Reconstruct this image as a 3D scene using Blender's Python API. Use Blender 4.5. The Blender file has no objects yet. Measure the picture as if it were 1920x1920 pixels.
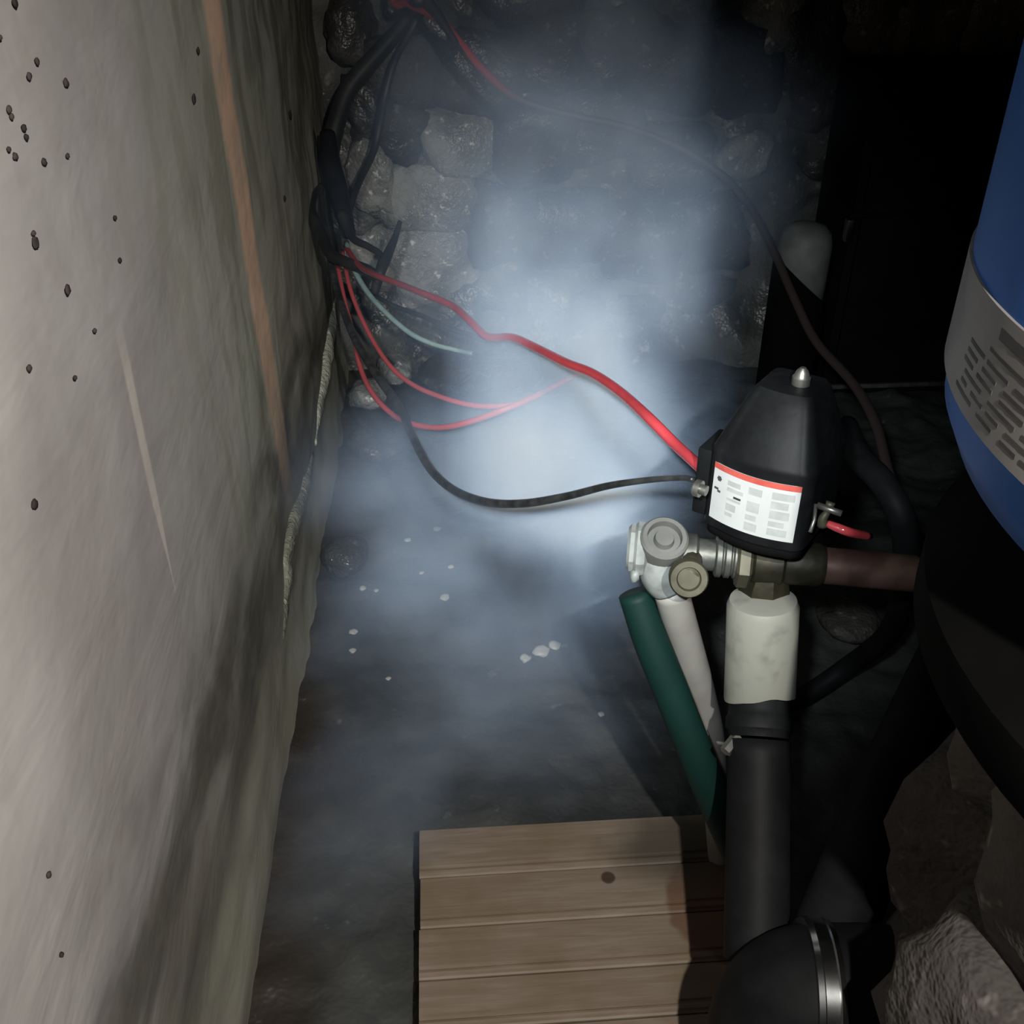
import bpy, bmesh, math, random
from mathutils import Vector, Matrix, noise
random.seed(7)
R = math.radians
scene = bpy.context.scene
col = scene.collection

# ------------------------------------------------------------------ camera
H = 0.80                      # eye height above the pit floor
F = 1880.0                    # focal length in pixels of a 1920 frame
PITCH, YAW = R(32.0), R(4.13)
cam_d = bpy.data.cameras.new('camera')
cam_d.sensor_width = 36.0
cam_d.lens = 36.0 * F / 1920.0
cam_d.clip_start = 0.01
cam = bpy.data.objects.new('camera', cam_d)
cam.location = (0, 0, H)
cam.rotation_euler = (R(90) - PITCH, 0, -YAW)
col.objects.link(cam)
scene.camera = cam
CAM = Vector((0, 0, H))
ROT = cam.rotation_euler.to_matrix()

# ------------------------------------------------------------------ world, lights, exposure
w = bpy.data.worlds.new('world')
scene.world = w
w.use_nodes = True
w.node_tree.nodes['Background'].inputs[0].default_value = (0.75, 0.80, 0.9, 1)
w.node_tree.nodes['Background'].inputs[1].default_value = 0.006
scene.view_settings.view_transform = 'Standard'
scene.view_settings.look = 'None'
scene.view_settings.exposure = 0.0
scene.view_settings.gamma = 1.0
scene.view_settings.use_curve_mapping = False
scene.cycles.max_bounces = 3
scene.cycles.adaptive_threshold = 0.04
scene.cycles.diffuse_bounces = 2
scene.cycles.glossy_bounces = 2
scene.cycles.caustics_reflective = False
scene.cycles.caustics_refractive = False


def ray(px, py):
    return ROT @ Vector(((px - 960) / F, (960 - py) / F, -1.0))


def at(px, py, d):
    return CAM + ray(px, py) * d


def spot(name, loc, target, power, angle, blend, size, color):
    d = bpy.data.lights.new(name, 'SPOT')
    d.energy, d.spot_size, d.spot_blend, d.shadow_soft_size, d.color = power, R(angle), blend, size, color
    o = bpy.data.objects.new(name, d)
    o.location = loc
    o.rotation_euler = (Vector(target) - Vector(loc)).to_track_quat('-Z', 'Y').to_euler()
    col.objects.link(o)
    return o


# hand torch held just above the lens, and an added wide fill light that brightens the left wall
spot('hand_torch', (-0.05, -0.02, H + 0.07), at(1085, 790, 1.0), 40.0, 46, 1.0, 0.012, (0.88, 0.95, 1.0))
spot('wall_fill', (0.13, -0.12, H + 0.16), at(400, 1150, 1.0), 40.0, 94, 1.0, 0.008, (1.0, 0.95, 0.89))


# ------------------------------------------------------------------ positions
def on_z(px, py, z=0.0):
    r = ray(px, py)
    return CAM + r * ((z - H) / r.z)


def on_x(px, py, x):
    r = ray(px, py)
    return CAM + r * (x / r.x)


def on_y(px, py, y):
    r = ray(px, py)
    return CAM + r * (y / r.y)


WX = on_z(430, 1920).x            # the left wall's plane
YB = on_z(655, 660).y             # the back wall's plane


# ------------------------------------------------------------------ helpers
def tag(o, label=None, cat=None, group=None, kind=None):
    if label: o['label'] = label
    if cat: o['category'] = cat
    if group: o['group'] = group
    if kind: o['kind'] = kind
    return o


def empty(name, loc, rz=0.0):
    o = bpy.data.objects.new(name, None)
    o.location = loc
    o.rotation_euler = (0, 0, rz)
    o.empty_display_size = 0.02
    col.objects.link(o)
    return o


def link(name, me, m, parent=None, smooth=True, loc=None):
    """mesh in world coordinates; under a parent it is moved into the parent's space"""
    if smooth:
        for p in me.polygons: p.use_smooth = True
    if m is not None: me.materials.append(m)
    o = bpy.data.objects.new(name, me)
    col.objects.link(o)
    if parent is not None:
        bpy.context.view_layer.update()
        mw = Matrix.Identity(4)
        p = parent
        chain = []
        while p is not None:
            chain.append(p); p = p.parent
        for q in reversed(chain):
            mw = mw @ q.matrix_basis
        me.transform(mw.inverted())
        o.parent = parent
    elif loc is not None:
        me.transform(Matrix.Translation(-Vector(loc)))
        o.location = loc
    return o


def mesh(verts, faces, name='m'):
    me = bpy.data.meshes.new(name)
    me.from_pydata([tuple(v) for v in verts], [], faces)
    me.validate()
    me.update()
    return me


def from_bm(bm, name='m'):
    me = bpy.data.meshes.new(name)
    bmesh.ops.recalc_face_normals(bm, faces=bm.faces)
    bm.to_mesh(me); bm.free()
    return me


def catmull(pts, n=8):
    P = [Vector(p) for p in pts]
    out = []
    for i in range(len(P) - 1):
        p0 = P[i - 1] if i else P[0] * 2 - P[1]
        p1, p2 = P[i], P[i + 1]
        p3 = P[i + 2] if i + 2 < len(P) else P[-1] * 2 - P[-2]
        for k in range(n):
            t = k / n
            out.append(0.5 * ((2 * p1) + (p2 - p0) * t + (2 * p0 - 5 * p1 + 4 * p2 - p3) * t * t + (3 * p1 - p0 - 3 * p2 + p3) * t ** 3))
    out.append(P[-1])
    return out


def tube_mesh(pts, rad, segs=12, cap=True, ripple=None):
    P = [Vector(p) for p in pts]
    n = len(P)
    if not isinstance(rad, (list, tuple)): rad = [rad] * n
    if len(rad) != n:
        rad = [rad[min(len(rad) - 1, int(i / (n - 1) * (len(rad) - 1)))] +
               (rad[min(len(rad) - 1, int(i / (n - 1) * (len(rad) - 1)) + 1)] - rad[min(len(rad) - 1, int(i / (n - 1) * (len(rad) - 1)))]) *
               (i / (n - 1) * (len(rad) - 1) - int(i / (n - 1) * (len(rad) - 1))) for i in range(n)]
    T = [(P[min(i + 1, n - 1)] - P[max(i - 1, 0)]).normalized() for i in range(n)]
    up = Vector((0, 0, 1)) if abs(T[0].z) < 0.9 else Vector((1, 0, 0))
    N = (up - T[0] * up.dot(T[0])).normalized()
    V, Fc = [], []
    for i in range(n):
        N = (N - T[i] * N.dot(T[i])).normalized()
        B = T[i].cross(N)
        for k in range(segs):
            a = 2 * math.pi * k / segs
            V.append(P[i] + (N * math.cos(a) + B * math.sin(a)) * rad[i])
    for i in range(n - 1):
        for k in range(segs):
            a, b = i * segs + k, i * segs + (k + 1) % segs
            Fc.append((a, b, b + segs, a + segs))
    if cap:
        Fc.append(tuple(reversed(range(segs))))
        Fc.append(tuple(range((n - 1) * segs, n * segs)))
    return mesh(V, Fc)


def frame(axis):
    z = Vector(axis).normalized()
    x = Vector((0, 0, 1)).cross(z)
    if x.length < 1e-3: x = Vector((1, 0, 0))
    x.normalize()
    return x, z.cross(x), z


def lathe(origin, axis, profile, segs=32, hexa=None):
    """profile: list of (distance along axis, radius)"""
    o = Vector(origin)
    x, y, z = frame(axis)
    if hexa: segs = hexa
    V, Fc = [], []
    for (t, r) in profile:
        for k in range(segs):
            a = 2 * math.pi * k / segs
            V.append(o + z * t + (x * math.cos(a) + y * math.sin(a)) * r)
    n = len(profile)
    for i in range(n - 1):
        for k in range(segs):
            a, b = i * segs + k, i * segs + (k + 1) % segs
            Fc.append((a, b, b + segs, a + segs))
    Fc.append(tuple(reversed(range(segs))))
    Fc.append(tuple(range((n - 1) * segs, n * segs)))
    return mesh(V, Fc)


def auto(o, ang=35):
    """flat where edges are sharp, smooth elsewhere"""
    me = o.data
    bm = bmesh.new(); bm.from_mesh(me)
    for e in bm.edges:
        if len(e.link_faces) == 2 and e.calc_face_angle(0) > R(ang): e.smooth = False
    bm.to_mesh(me); bm.free()
    for p in me.polygons: p.use_smooth = True
    return o


def rock_mesh(center, size, rot, seed, rough=0.22, sub=3, boxy=0.55):
    bm = bmesh.new()
    bmesh.ops.create_icosphere(bm, subdivisions=sub, radius=1.0)
    M = Matrix.Translation(center) @ Matrix.Rotation(rot[2], 4, 'Z') @ Matrix.Rotation(rot[1], 4, 'Y') @ Matrix.Rotation(rot[0], 4, 'X')
    for v in bm.verts:
        d = v.co.normalized()
        m = max(abs(d.x), abs(d.y), abs(d.z))
        p = d.lerp(d / m, boxy) * (0.9 if boxy else 1)
        q = d * 1.3 + Vector((seed * 3.1, seed * 1.7, seed * 0.9))
        p *= 1 + rough * noise.noise(q) + rough * 0.5 * noise.noise(q * 2.7) + rough * 0.25 * noise.noise(q * 6.1)
        v.co = M @ Vector((p.x * size[0], p.y * size[1], p.z * size[2]))
    return from_bm(bm)


def box_mesh(center, u, v, hw, hd, z0, z1, bev=0.004, segs=2):
    """box with horizontal axes u, v"""
    bm = bmesh.new()
    bmesh.ops.create_cube(bm, size=2.0)
    c = Vector(center)
    for q in bm.verts:
        q.co = Vector((c.x, c.y, 0)) + u * (q.co.x * hw) + v * (q.co.y * hd) + Vector((0, 0, z0 if q.co.z < 0 else z1))
    if bev: bmesh.ops.bevel(bm, geom=bm.edges[:], offset=bev, segments=segs, affect='EDGES', profile=0.6)
    return from_bm(bm)


# ------------------------------------------------------------------ materials
def base_mat(name):
    m = bpy.data.materials.new(name)
    m.use_nodes = True
    nt = m.node_tree
    return m, nt, nt.nodes['Principled BSDF']


class NG:
    """little node builder"""
    def __init__(self, nt): self.nt = nt
    def n(self, kind, **kw):
        x = self.nt.nodes.new(kind)
        for k, v in kw.items(): setattr(x, k, v)
        return x
    def l(self, a, b): self.nt.links.new(a, b)
    def val(self, sock, v):
        if isinstance(v, (int, float, tuple, list)): sock.default_value = v
        else: self.l(v, sock)
    def math(self, op, a, b=0.0, c=None, clamp=False):
        x = self.n('ShaderNodeMath', operation=op, use_clamp=clamp)
        self.val(x.inputs[0], a); self.val(x.inputs[1], b)
        if c is not None: self.val(x.inputs[2], c)
        return x.outputs[0]
    def noise(self, vec, scale, detail=4, rough=0.55, dist=0.0):
        x = self.n('ShaderNodeTexNoise')
        if vec is not None: self.l(vec, x.inputs['Vector'])
        x.inputs['Scale'].default_value = scale
        x.inputs['Detail'].default_value = detail
        x.inputs['Roughness'].default_value = rough
        x.inputs['Distortion'].default_value = dist
        return x.outputs['Fac']
    def ramp(self, fac, a, b, lo=0.0, hi=1.0):
        x = self.n('ShaderNodeMapRange', interpolation_type='SMOOTHSTEP')
        self.val(x.inputs[0], fac)
        for i, v in zip((1, 2, 3, 4), (a, b, lo, hi)): self.val(x.inputs[i], v)
        return x.outputs[0]
    def mix(self, fac, a, b):
        x = self.n('ShaderNodeMix', data_type='RGBA')
        self.val(x.inputs[0], fac)
        self.val(x.inputs[6], a if not isinstance(a, tuple) else (*a[:3], 1))
        self.val(x.inputs[7], b if not isinstance(b, tuple) else (*b[:3], 1))
        return x.outputs[2]
    def mapping(self, vec, scale=(1, 1, 1), loc=(0, 0, 0)):
        x = self.n('ShaderNodeMapping')
        self.l(vec, x.inputs[0]); x.inputs['Scale'].default_value = scale; x.inputs['Location'].default_value = loc
        return x.outputs[0]
    def pos(self): return self.n('ShaderNodeNewGeometry').outputs['Position']
    def obj(self): return self.n('ShaderNodeTexCoord').outputs['Object']
    def bump(self, h, strength=0.3, dist=0.01, nrm=None):
        x = self.n('ShaderNodeBump')
        x.inputs['Strength'].default_value = strength
        x.inputs['Distance'].default_value = dist
        self.l(h, x.inputs['Height'])
        if nrm is not None: self.l(nrm, x.inputs['Normal'])
        return x.outputs[0]
    def sep(self, vec):
        x = self.n('ShaderNodeSeparateXYZ'); self.l(vec, x.inputs[0]); return x.outputs
    def dist(self, vec, p):
        x = self.n('ShaderNodeVectorMath', operation='DISTANCE')
        self.l(vec, x.inputs[0]); x.inputs[1].default_value = tuple(p); return x.outputs['Value']


def speckled(name, c1, c2, scale=20, rough=0.5, metal=0.0, bump=0.0, lo=0.35, hi=0.7, bdist=0.004, spec=0.5, rough2=None):
    m, nt, b = base_mat(name)
    g = NG(nt)
    v = g.obj()
    f = g.ramp(g.noise(v, scale, 3, 0.6), lo, hi)
    g.l(g.mix(f, c1, c2), b.inputs['Base Color'])
    b.inputs['Roughness'].default_value = rough
    if rough2 is not None:
        g.l(g.ramp(g.noise(v, scale * 0.7, 3), 0.35, 0.65, rough, rough2), b.inputs['Roughness'])
    b.inputs['Metallic'].default_value = metal
    b.inputs['Specular IOR Level'].default_value = spec
    if bump: g.l(g.bump(g.noise(v, scale * 2.2, 2), bump, bdist), b.inputs['Normal'])
    return m


M_red = speckled('red_insulation', (0.46, 0.050, 0.060), (0.38, 0.040, 0.048), 30, 0.17, spec=1.0)
M_red_dull = speckled('dull_red_insulation', (0.42, 0.040, 0.040), (0.20, 0.024, 0.022), 6, 0.6)
_g = NG(M_red_dull.node_tree)          # the run towards the tank turns dark brown
_b = M_red_dull.node_tree.nodes['Principled BSDF']
_c = _b.inputs['Base Color'].links[0].from_socket
_g.l(_g.mix(_g.ramp(_g.sep(_g.obj())[0], 0.07, 0.16), _c, (0.030, 0.020, 0.018)), _b.inputs['Base Color'])
M_pink = speckled('faded_red_insulation', (0.58, 0.09, 0.10), (0.46, 0.08, 0.085), 20, 0.4)
M_teal = speckled('pale_green_insulation', (0.32, 0.46, 0.44), (0.20, 0.32, 0.30), 25, 0.4)
M_bcab = speckled('black_cable_rubber', (0.010, 0.011, 0.010), (0.026, 0.025, 0.020), 30, 0.5)
M_bwire = speckled('black_wire_insulation', (0.014, 0.016, 0.017), (0.05, 0.052, 0.05), 55, 0.38)
M_bplast = speckled('black_plastic_cover', (0.0045, 0.005, 0.0055), (0.008, 0.009, 0.0095), 45, 0.5, bump=0.05, spec=0.10)
M_brub = speckled('black_rubber_hose', (0.005, 0.0055, 0.006), (0.011, 0.012, 0.013), 18, 0.6, bump=0.1, spec=0.14)
M_white = speckled('white_label_paper', (0.46, 0.48, 0.465), (0.42, 0.44, 0.425), 30, 0.5)
M_lred = speckled('red_label_band', (0.46, 0.085, 0.065), (0.38, 0.06, 0.045), 60, 0.5)
M_grey = speckled('grey_print', (0.31, 0.33, 0.315), (0.37, 0.39, 0.375), 90, 0.6)
M_dark = speckled('dark_print', (0.03, 0.03, 0.03), (0.06, 0.06, 0.06), 60, 0.6)
M_pvc = speckled('stained_white_pvc', (0.235, 0.24, 0.205), (0.13, 0.13, 0.11), 26, 0.5, bump=0.08, lo=0.5, hi=0.72)
M_pvc2 = speckled('white_pvc_pipe', (0.27, 0.265, 0.24), (0.20, 0.19, 0.172), 14, 0.45)
M_tape = speckled('white_thread_tape', (0.25, 0.27, 0.255), (0.15, 0.17, 0.16), 50, 0.5, bump=0.25, bdist=0.002)
M_capg = speckled('grey_plastic_cap', (0.10, 0.104, 0.096), (0.15, 0.154, 0.142), 20, 0.6, spec=0.3)
M_galv = speckled('tarnished_galvanised', (0.115, 0.12, 0.107), (0.055, 0.058, 0.048), 35, 0.5, metal=0.55, bump=0.2)
M_brass = speckled('grimy_brass', (0.036, 0.032, 0.016), (0.015, 0.0145, 0.009), 30, 0.55, metal=0.6, bump=0.2)
M_olive = speckled('olive_brass_knob', (0.075, 0.072, 0.046), (0.040, 0.038, 0.024), 26, 0.5, metal=0.4, bump=0.1)
M_copper = speckled('rusty_copper', (0.135, 0.085, 0.065), (0.055, 0.028, 0.02), 22, 0.48, metal=0.45, bump=0.15)
M_steel = speckled('bright_steel_band', (0.52, 0.53, 0.53), (0.36, 0.37, 0.37), 60, 0.22, metal=1.0)
M_screw = speckled('dull_steel_screw', (0.26, 0.26, 0.235), (0.15, 0.15, 0.13), 60, 0.38, metal=0.8)
M_green = speckled('dark_green_plastic', (0.003, 0.019, 0.0155), (0.0045, 0.025, 0.020), 8, 0.6, spec=0.2)
M_blue = speckled('blue_tank_paint', (0.016, 0.088, 0.33), (0.022, 0.105, 0.37), 5, 0.5, spec=0.25)
M_tlab = speckled('worn_grey_label', (0.165, 0.162, 0.154), (0.10, 0.098, 0.093), 13, 0.6, lo=0.42, hi=0.68)
M_tprt = speckled('faded_black_print', (0.022, 0.021, 0.020), (0.055, 0.054, 0.052), 40, 0.6)
M_ped = speckled('black_base_plastic', (0.0025, 0.0025, 0.0025), (0.004, 0.004, 0.004), 10, 0.85, spec=0.03)
M_bbox = speckled('black_steel_box', (0.003, 0.003, 0.003), (0.006, 0.006, 0.006), 6, 0.7, spec=0.1)
M_speck = speckled('dark_dirt', (0.030, 0.025, 0.022), (0.055, 0.047, 0.042), 80, 0.95, spec=0.05)
M_chip = speckled('pale_grit', (0.42, 0.42, 0.39), (0.30, 0.30, 0.28), 60, 0.5)


def stone_mat(name, c1, c2, scale=9, rough=0.75, rough2=0.35):
    m, nt, b = base_mat(name)
    g = NG(nt)
    p = g.pos()
    f = g.ramp(g.noise(p, scale, 4, 0.65), 0.32, 0.68)
    c = g.mix(f, c1, c2)
    s = g.ramp(g.noise(p, scale * 7, 2, 0.6), 0.60, 0.76)
    c = g.mix(s, c, tuple(min(1, x * 2.2 + 0.01) for x in c2))
    g.l(c, b.inputs['Base Color'])
    g.l(g.ramp(f, 0.3, 0.7, rough2, rough), b.inputs['Roughness'])
    h = g.noise(p, scale * 3, 4, 0.7)
    g.l(g.bump(h, 0.9, 0.012), b.inputs['Normal'])
    return m


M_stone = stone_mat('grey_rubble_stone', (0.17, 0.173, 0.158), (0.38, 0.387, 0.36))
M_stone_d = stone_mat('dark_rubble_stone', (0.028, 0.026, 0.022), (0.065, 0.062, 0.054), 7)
M_stone_b = stone_mat('brown_rubble_stone', (0.06, 0.040, 0.027), (0.12, 0.082, 0.058), 7)
M_pier = stone_mat('pier_stone', (0.042, 0.036, 0.032), (0.088, 0.079, 0.071), 8, 0.98, 0.9)
M_wet = stone_mat('wet_black_stone', (0.02, 0.02, 0.019), (0.05, 0.05, 0.046), 9, 0.30, 0.12)
M_bwall = stone_mat('back_wall_mortar', (0.045, 0.046, 0.040), (0.105, 0.106, 0.095), 5)


def floor_material():
    m, nt, b = base_mat('wet_dark_floor')
    g = NG(nt)
    p = g.pos()
    f = g.ramp(g.noise(p, 3.2, 4, 0.6, 0.5), 0.35, 0.68)
    c = g.mix(f, (0.022, 0.023, 0.022), (0.070, 0.074, 0.072))
    # brown silt beside the left wall
    x = g.sep(p)[0]
    k = g.math('ADD', x, g.math('MULTIPLY', g.math('SUBTRACT', g.noise(p, 4.0, 4), 0.5), 0.10))
    c = g.mix(g.ramp(k, WX + 0.015, WX + 0.10, 0.9, 0.0), c, (0.034, 0.026, 0.019))
    s = g.ramp(g.noise(p, 30, 4, 0.6), 0.66, 0.76)
    c = g.mix(g.math('MULTIPLY', s, 0.5), c, (0.20, 0.205, 0.195))
    g.l(c, b.inputs['Base Color'])
    g.l(g.ramp(g.noise(p, 5.5, 4), 0.38, 0.62, 0.30, 0.75), b.inputs['Roughness'])
    h = g.noise(p, 14, 4, 0.65)
    g.l(g.bump(h, 0.6, 0.012), b.inputs['Normal'])
    return m


STREAK1 = [(on_x(395, 0, WX), 0), (on_x(470, 480, WX), 1), (on_x(545, 940, WX), 2)]
S1Y = [q.y for q, _ in STREAK1]
S2 = [on_x(226, 640, WX), on_x(280, 880, WX), on_x(330, 1115, WX)]


def wall_material():
    m, nt, b = base_mat('stained_concrete')
    g = NG(nt)
    p = g.pos()
    xyz = g.sep(p)
    y, z = xyz[1], xyz[2]
    vstretch = g.mapping(p, (1, 3.2, 1.0))
    hstretch = g.mapping(p, (1, 1.0, 2.4))
    n1 = g.noise(p, 4.0, 4, 0.55)
    nv = g.noise(vstretch, 6.0, 3, 0.6, 0.4)      # drip-like mottling
    nh = g.noise(hstretch, 6.0, 4, 0.5, 0.3)     # courses of silt
    nf = g.noise(p, 26.0, 3, 0.6)
    clean = g.mix(g.ramp(n1, 0.35, 0.65), (0.34, 0.315, 0.295), (0.42, 0.40, 0.38))
    clean = g.mix(g.ramp(nf, 0.5, 0.75, 0.0, 0.25), clean, (0.30, 0.26, 0.24))
    # green-grey film further along the wall
    alg = g.ramp(g.math('ADD', y, g.math('MULTIPLY', g.math('SUBTRACT', nv, 0.5), 0.5)), 0.55, 1.05)
    clean = g.mix(g.math('MULTIPLY', alg, 0.75), clean, (0.47, 0.475, 0.36))
    drip = g.ramp(nv, 0.44, 0.60, 0.0, 1.0)          # darker run-down bands in the green film
    clean = g.mix(g.math('MULTIPLY', g.math('MULTIPLY', alg, drip), 0.42), clean, (0.15, 0.148, 0.105))
    # dark mould, high up and towards the corner
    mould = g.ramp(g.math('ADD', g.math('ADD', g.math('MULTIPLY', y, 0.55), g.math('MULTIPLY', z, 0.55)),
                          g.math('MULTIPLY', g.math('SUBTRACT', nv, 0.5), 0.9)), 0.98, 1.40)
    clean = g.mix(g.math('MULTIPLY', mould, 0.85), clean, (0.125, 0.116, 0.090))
    # silty tide zone at the foot of the wall
    zt = g.math('ADD', z, g.math('MULTIPLY', g.math('SUBTRACT', nh, 0.5), 0.34))
    tide = g.ramp(zt, 0.16, 0.36, 1.0, 0.0)
    silt = g.mix(g.ramp(nh, 0.36, 0.62), (0.085, 0.078, 0.064), (0.21, 0.198, 0.168))
    silt = g.mix(g.ramp(nf, 0.45, 0.75, 0.0, 0.6), silt, (0.16, 0.155, 0.105))
    foot = g.ramp(zt, 0.02, 0.13, 1.0, 0.0)           # paler crust below the dark tide mark
    silt = g.mix(g.math('MULTIPLY', foot, 0.75), silt, (0.36, 0.355, 0.275))
    c = g.mix(g.math('MULTIPLY', tide, 0.9), clean, silt)
    # rusty run-down streak
    wob = g.math('MULTIPLY', g.math('SUBTRACT', g.noise(p, 7.0, 4), 0.5), 0.035)
    zs = [(S1Y[2], STREAK1[2][0].z), (S1Y[0], STREAK1[0][0].z)]
    slope = (zs[1][0] - zs[0][0]) / (zs[1][1] - zs[0][1])
    yl = g.math('ADD', zs[0][0], g.math('MULTIPLY', g.math('SUBTRACT', z, zs[0][1]), slope))
    d = g.math('ABSOLUTE', g.math('ADD', g.math('SUBTRACT', y, yl), wob))
    st = g.math('MULTIPLY', g.ramp(d, 0.026, 0.050, 1.0, 0.0), g.ramp(z, zs[0][1] - 0.03, zs[0][1] + 0.10))
    st = g.math('MULTIPLY', st, g.ramp(z, STREAK1[2][0].z + 0.06, STREAK1[1][0].z + 0.02, 0.45, 1.0))
    c = g.mix(g.math('MULTIPLY', st, g.ramp(nf, 0.25, 0.6, 0.50, 0.95)), c, (0.95, 0.63, 0.43))
    # pale drip mark nearer the lens
    sl2 = (S2[2].y - S2[0].y) / (S2[2].z - S2[0].z)
    y2 = g.math('ADD', S2[2].y, g.math('MULTIPLY', g.math('SUBTRACT', z, S2[2].z), sl2))
    d2 = g.math('ABSOLUTE', g.math('ADD', g.math('SUBTRACT', y, y2), g.math('MULTIPLY', wob, 0.12)))
    wdt = g.ramp(z, S2[2].z, S2[1].z, 0.0005, 0.0085)
    s2 = g.ramp(g.math('DIVIDE', d2, wdt), 0.6, 1.15, 1.0, 0.0)
    s2 = g.math('MULTIPLY', s2, g.math('MULTIPLY', g.ramp(z, S2[0].z - 0.03, S2[0].z + 0.02, 1.0, 0.0), g.ramp(z, S2[2].z, S2[2].z + 0.006)))
    c = g.mix(g.math('MULTIPLY', s2, 0.85), c, (0.58, 0.54, 0.48))
    g.l(c, b.inputs['Base Color'])
    b.inputs['Roughness'].default_value = 0.8
    b.inputs['Specular IOR Level'].default_value = 0.3
    h = g.math('ADD', nh, g.math('MULTIPLY', nf, 0.08))
    g.l(g.bump(h, 0.4, 0.010), b.inputs['Normal'])
    return m


def wood_material():
    m, nt, b = base_mat('old_board_wood')
    g = NG(nt)
    p = g.pos()
    grain = g.noise(g.mapping(p, (3.0, 40.0, 10.0)), 4.0, 5, 0.6, 0.6)
    c = g.mix(g.ramp(grain, 0.35, 0.68), (0.185, 0.142, 0.103), (0.235, 0.190, 0.147))
    blot = g.ramp(g.noise(p, 11.0, 3), 0.42, 0.7, 0.0, 0.6)
    c = g.mix(blot, c, (0.150, 0.108, 0.060))
    wob = g.math('MULTIPLY', g.math('SUBTRACT', g.noise(p, 16, 3), 0.5), 0.05)
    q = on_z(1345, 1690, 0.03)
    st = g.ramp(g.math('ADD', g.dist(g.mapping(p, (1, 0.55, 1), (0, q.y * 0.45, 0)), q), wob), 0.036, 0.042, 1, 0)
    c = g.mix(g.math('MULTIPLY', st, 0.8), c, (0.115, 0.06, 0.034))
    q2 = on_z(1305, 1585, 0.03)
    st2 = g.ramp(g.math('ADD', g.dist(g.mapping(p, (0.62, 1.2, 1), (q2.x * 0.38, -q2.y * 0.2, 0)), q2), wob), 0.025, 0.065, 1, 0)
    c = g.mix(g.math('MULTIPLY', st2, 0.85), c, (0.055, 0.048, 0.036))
    q3 = on_z(1140, 1645, 0.03)
    st3 = g.ramp(g.math('ADD', g.dist(p, q3), g.math('MULTIPLY', wob, 0.1)), 0.005, 0.0075, 1, 0)
    c = g.mix(g.math('MULTIPLY', st3, 0.9), c, (0.04, 0.022, 0.012))
    g.l(c, b.inputs['Base Color'])
    b.inputs['Roughness'].default_value = 0.6
    g.l(g.bump(grain, 0.12, 0.003), b.inputs['Normal'])
    return m


M_floor, M_wall, M_wood = floor_material(), wall_material(), wood_material()

# ------------------------------------------------------------------ structure
X1, Y0 = 1.9, -0.35


def fn(x, y, z, s, o=0.0):
    return noise.noise(Vector((x * s + o, y * s, z * s)))


def grid(nu, nv, f):
    V = [f(i / nu, j / nv) for j in range(nv + 1) for i in range(nu + 1)]
    Fc = [(j * (nu + 1) + i, j * (nu + 1) + i + 1, (j + 1) * (nu + 1) + i + 1, (j + 1) * (nu + 1) + i) for j in range(nv) for i in range(nu)]
    return mesh(V, Fc)


def floor_h(x, y):
    near = min(1, max(0, (y - 0.75) / 0.5))
    return 0.010 * fn(x, y, 0, 7) + (0.006 + 0.022 * near) * fn(x, y, 3, 15) * 0.6 + 0.006 * fn(x, y, 5, 36) - 0.012


fl = grid(230, 250, lambda u, v: (lambda x, y: Vector((x, y, floor_h(x, y))))(WX - 0.06 + u * (X1 - WX + 0.06), Y0 + v * (YB + 0.1 - Y0)))
tag(link('floor', fl, M_floor), 'dark wet earth and concrete pit floor', None, None, 'structure')


def wall_pt(u, v):
    y, z = Y0 + u * (YB + 0.12 - Y0), -0.04 + v * 1.35
    low = max(0, 1 - z / 0.32)
    corner = min(1, max(0, (y - 1.0) / 0.7))
    a = max(low, corner * 0.8)
    d = 0.0015 * fn(0, y, z, 9) + a * (0.009 * fn(0, y * 0.45, z * 1.6, 7, 4) + 0.0025 * fn(0, y * 0.6, z * 1.6, 22, 9))
    d += 0.012 * max(0, 1 - z / 0.10)
    return Vector((WX + d, y, z))


wl = link('wall_left', grid(300, 150, wall_pt), M_wall)
tag(wl, 'pale stained concrete wall on the left with rusty streak', None, None, 'structure')


def back_pt(u, v):
    x, z = WX - 0.08 + u * (X1 - WX + 0.16), -0.04 + v * 1.35
    d = 0.035 * fn(x, 1, z, 4.5) + 0.025 * fn(x, 2, z, 11) + 0.012 * fn(x, 3, z, 26)
    d += -0.07 * max(0, 1 - z / 0.22)
    return Vector((x, YB + d, z))


bw = link('wall_back', grid(220, 130, back_pt), M_bwall)
tag(bw, 'rough dark rubble-stone wall at the back of the pit', None, None, 'structure')


def right_pt(u, v):
    y, z = Y0 + u * (YB + 0.12 - Y0), -0.04 + v * 1.35
    return Vector((X1 + 0.03 * fn(0, y, z, 5), y, z))


tag(link('wall_right', grid(80, 50, right_pt), M_stone_d), 'unlit rubble wall on the right', None, None, 'structure')


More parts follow.
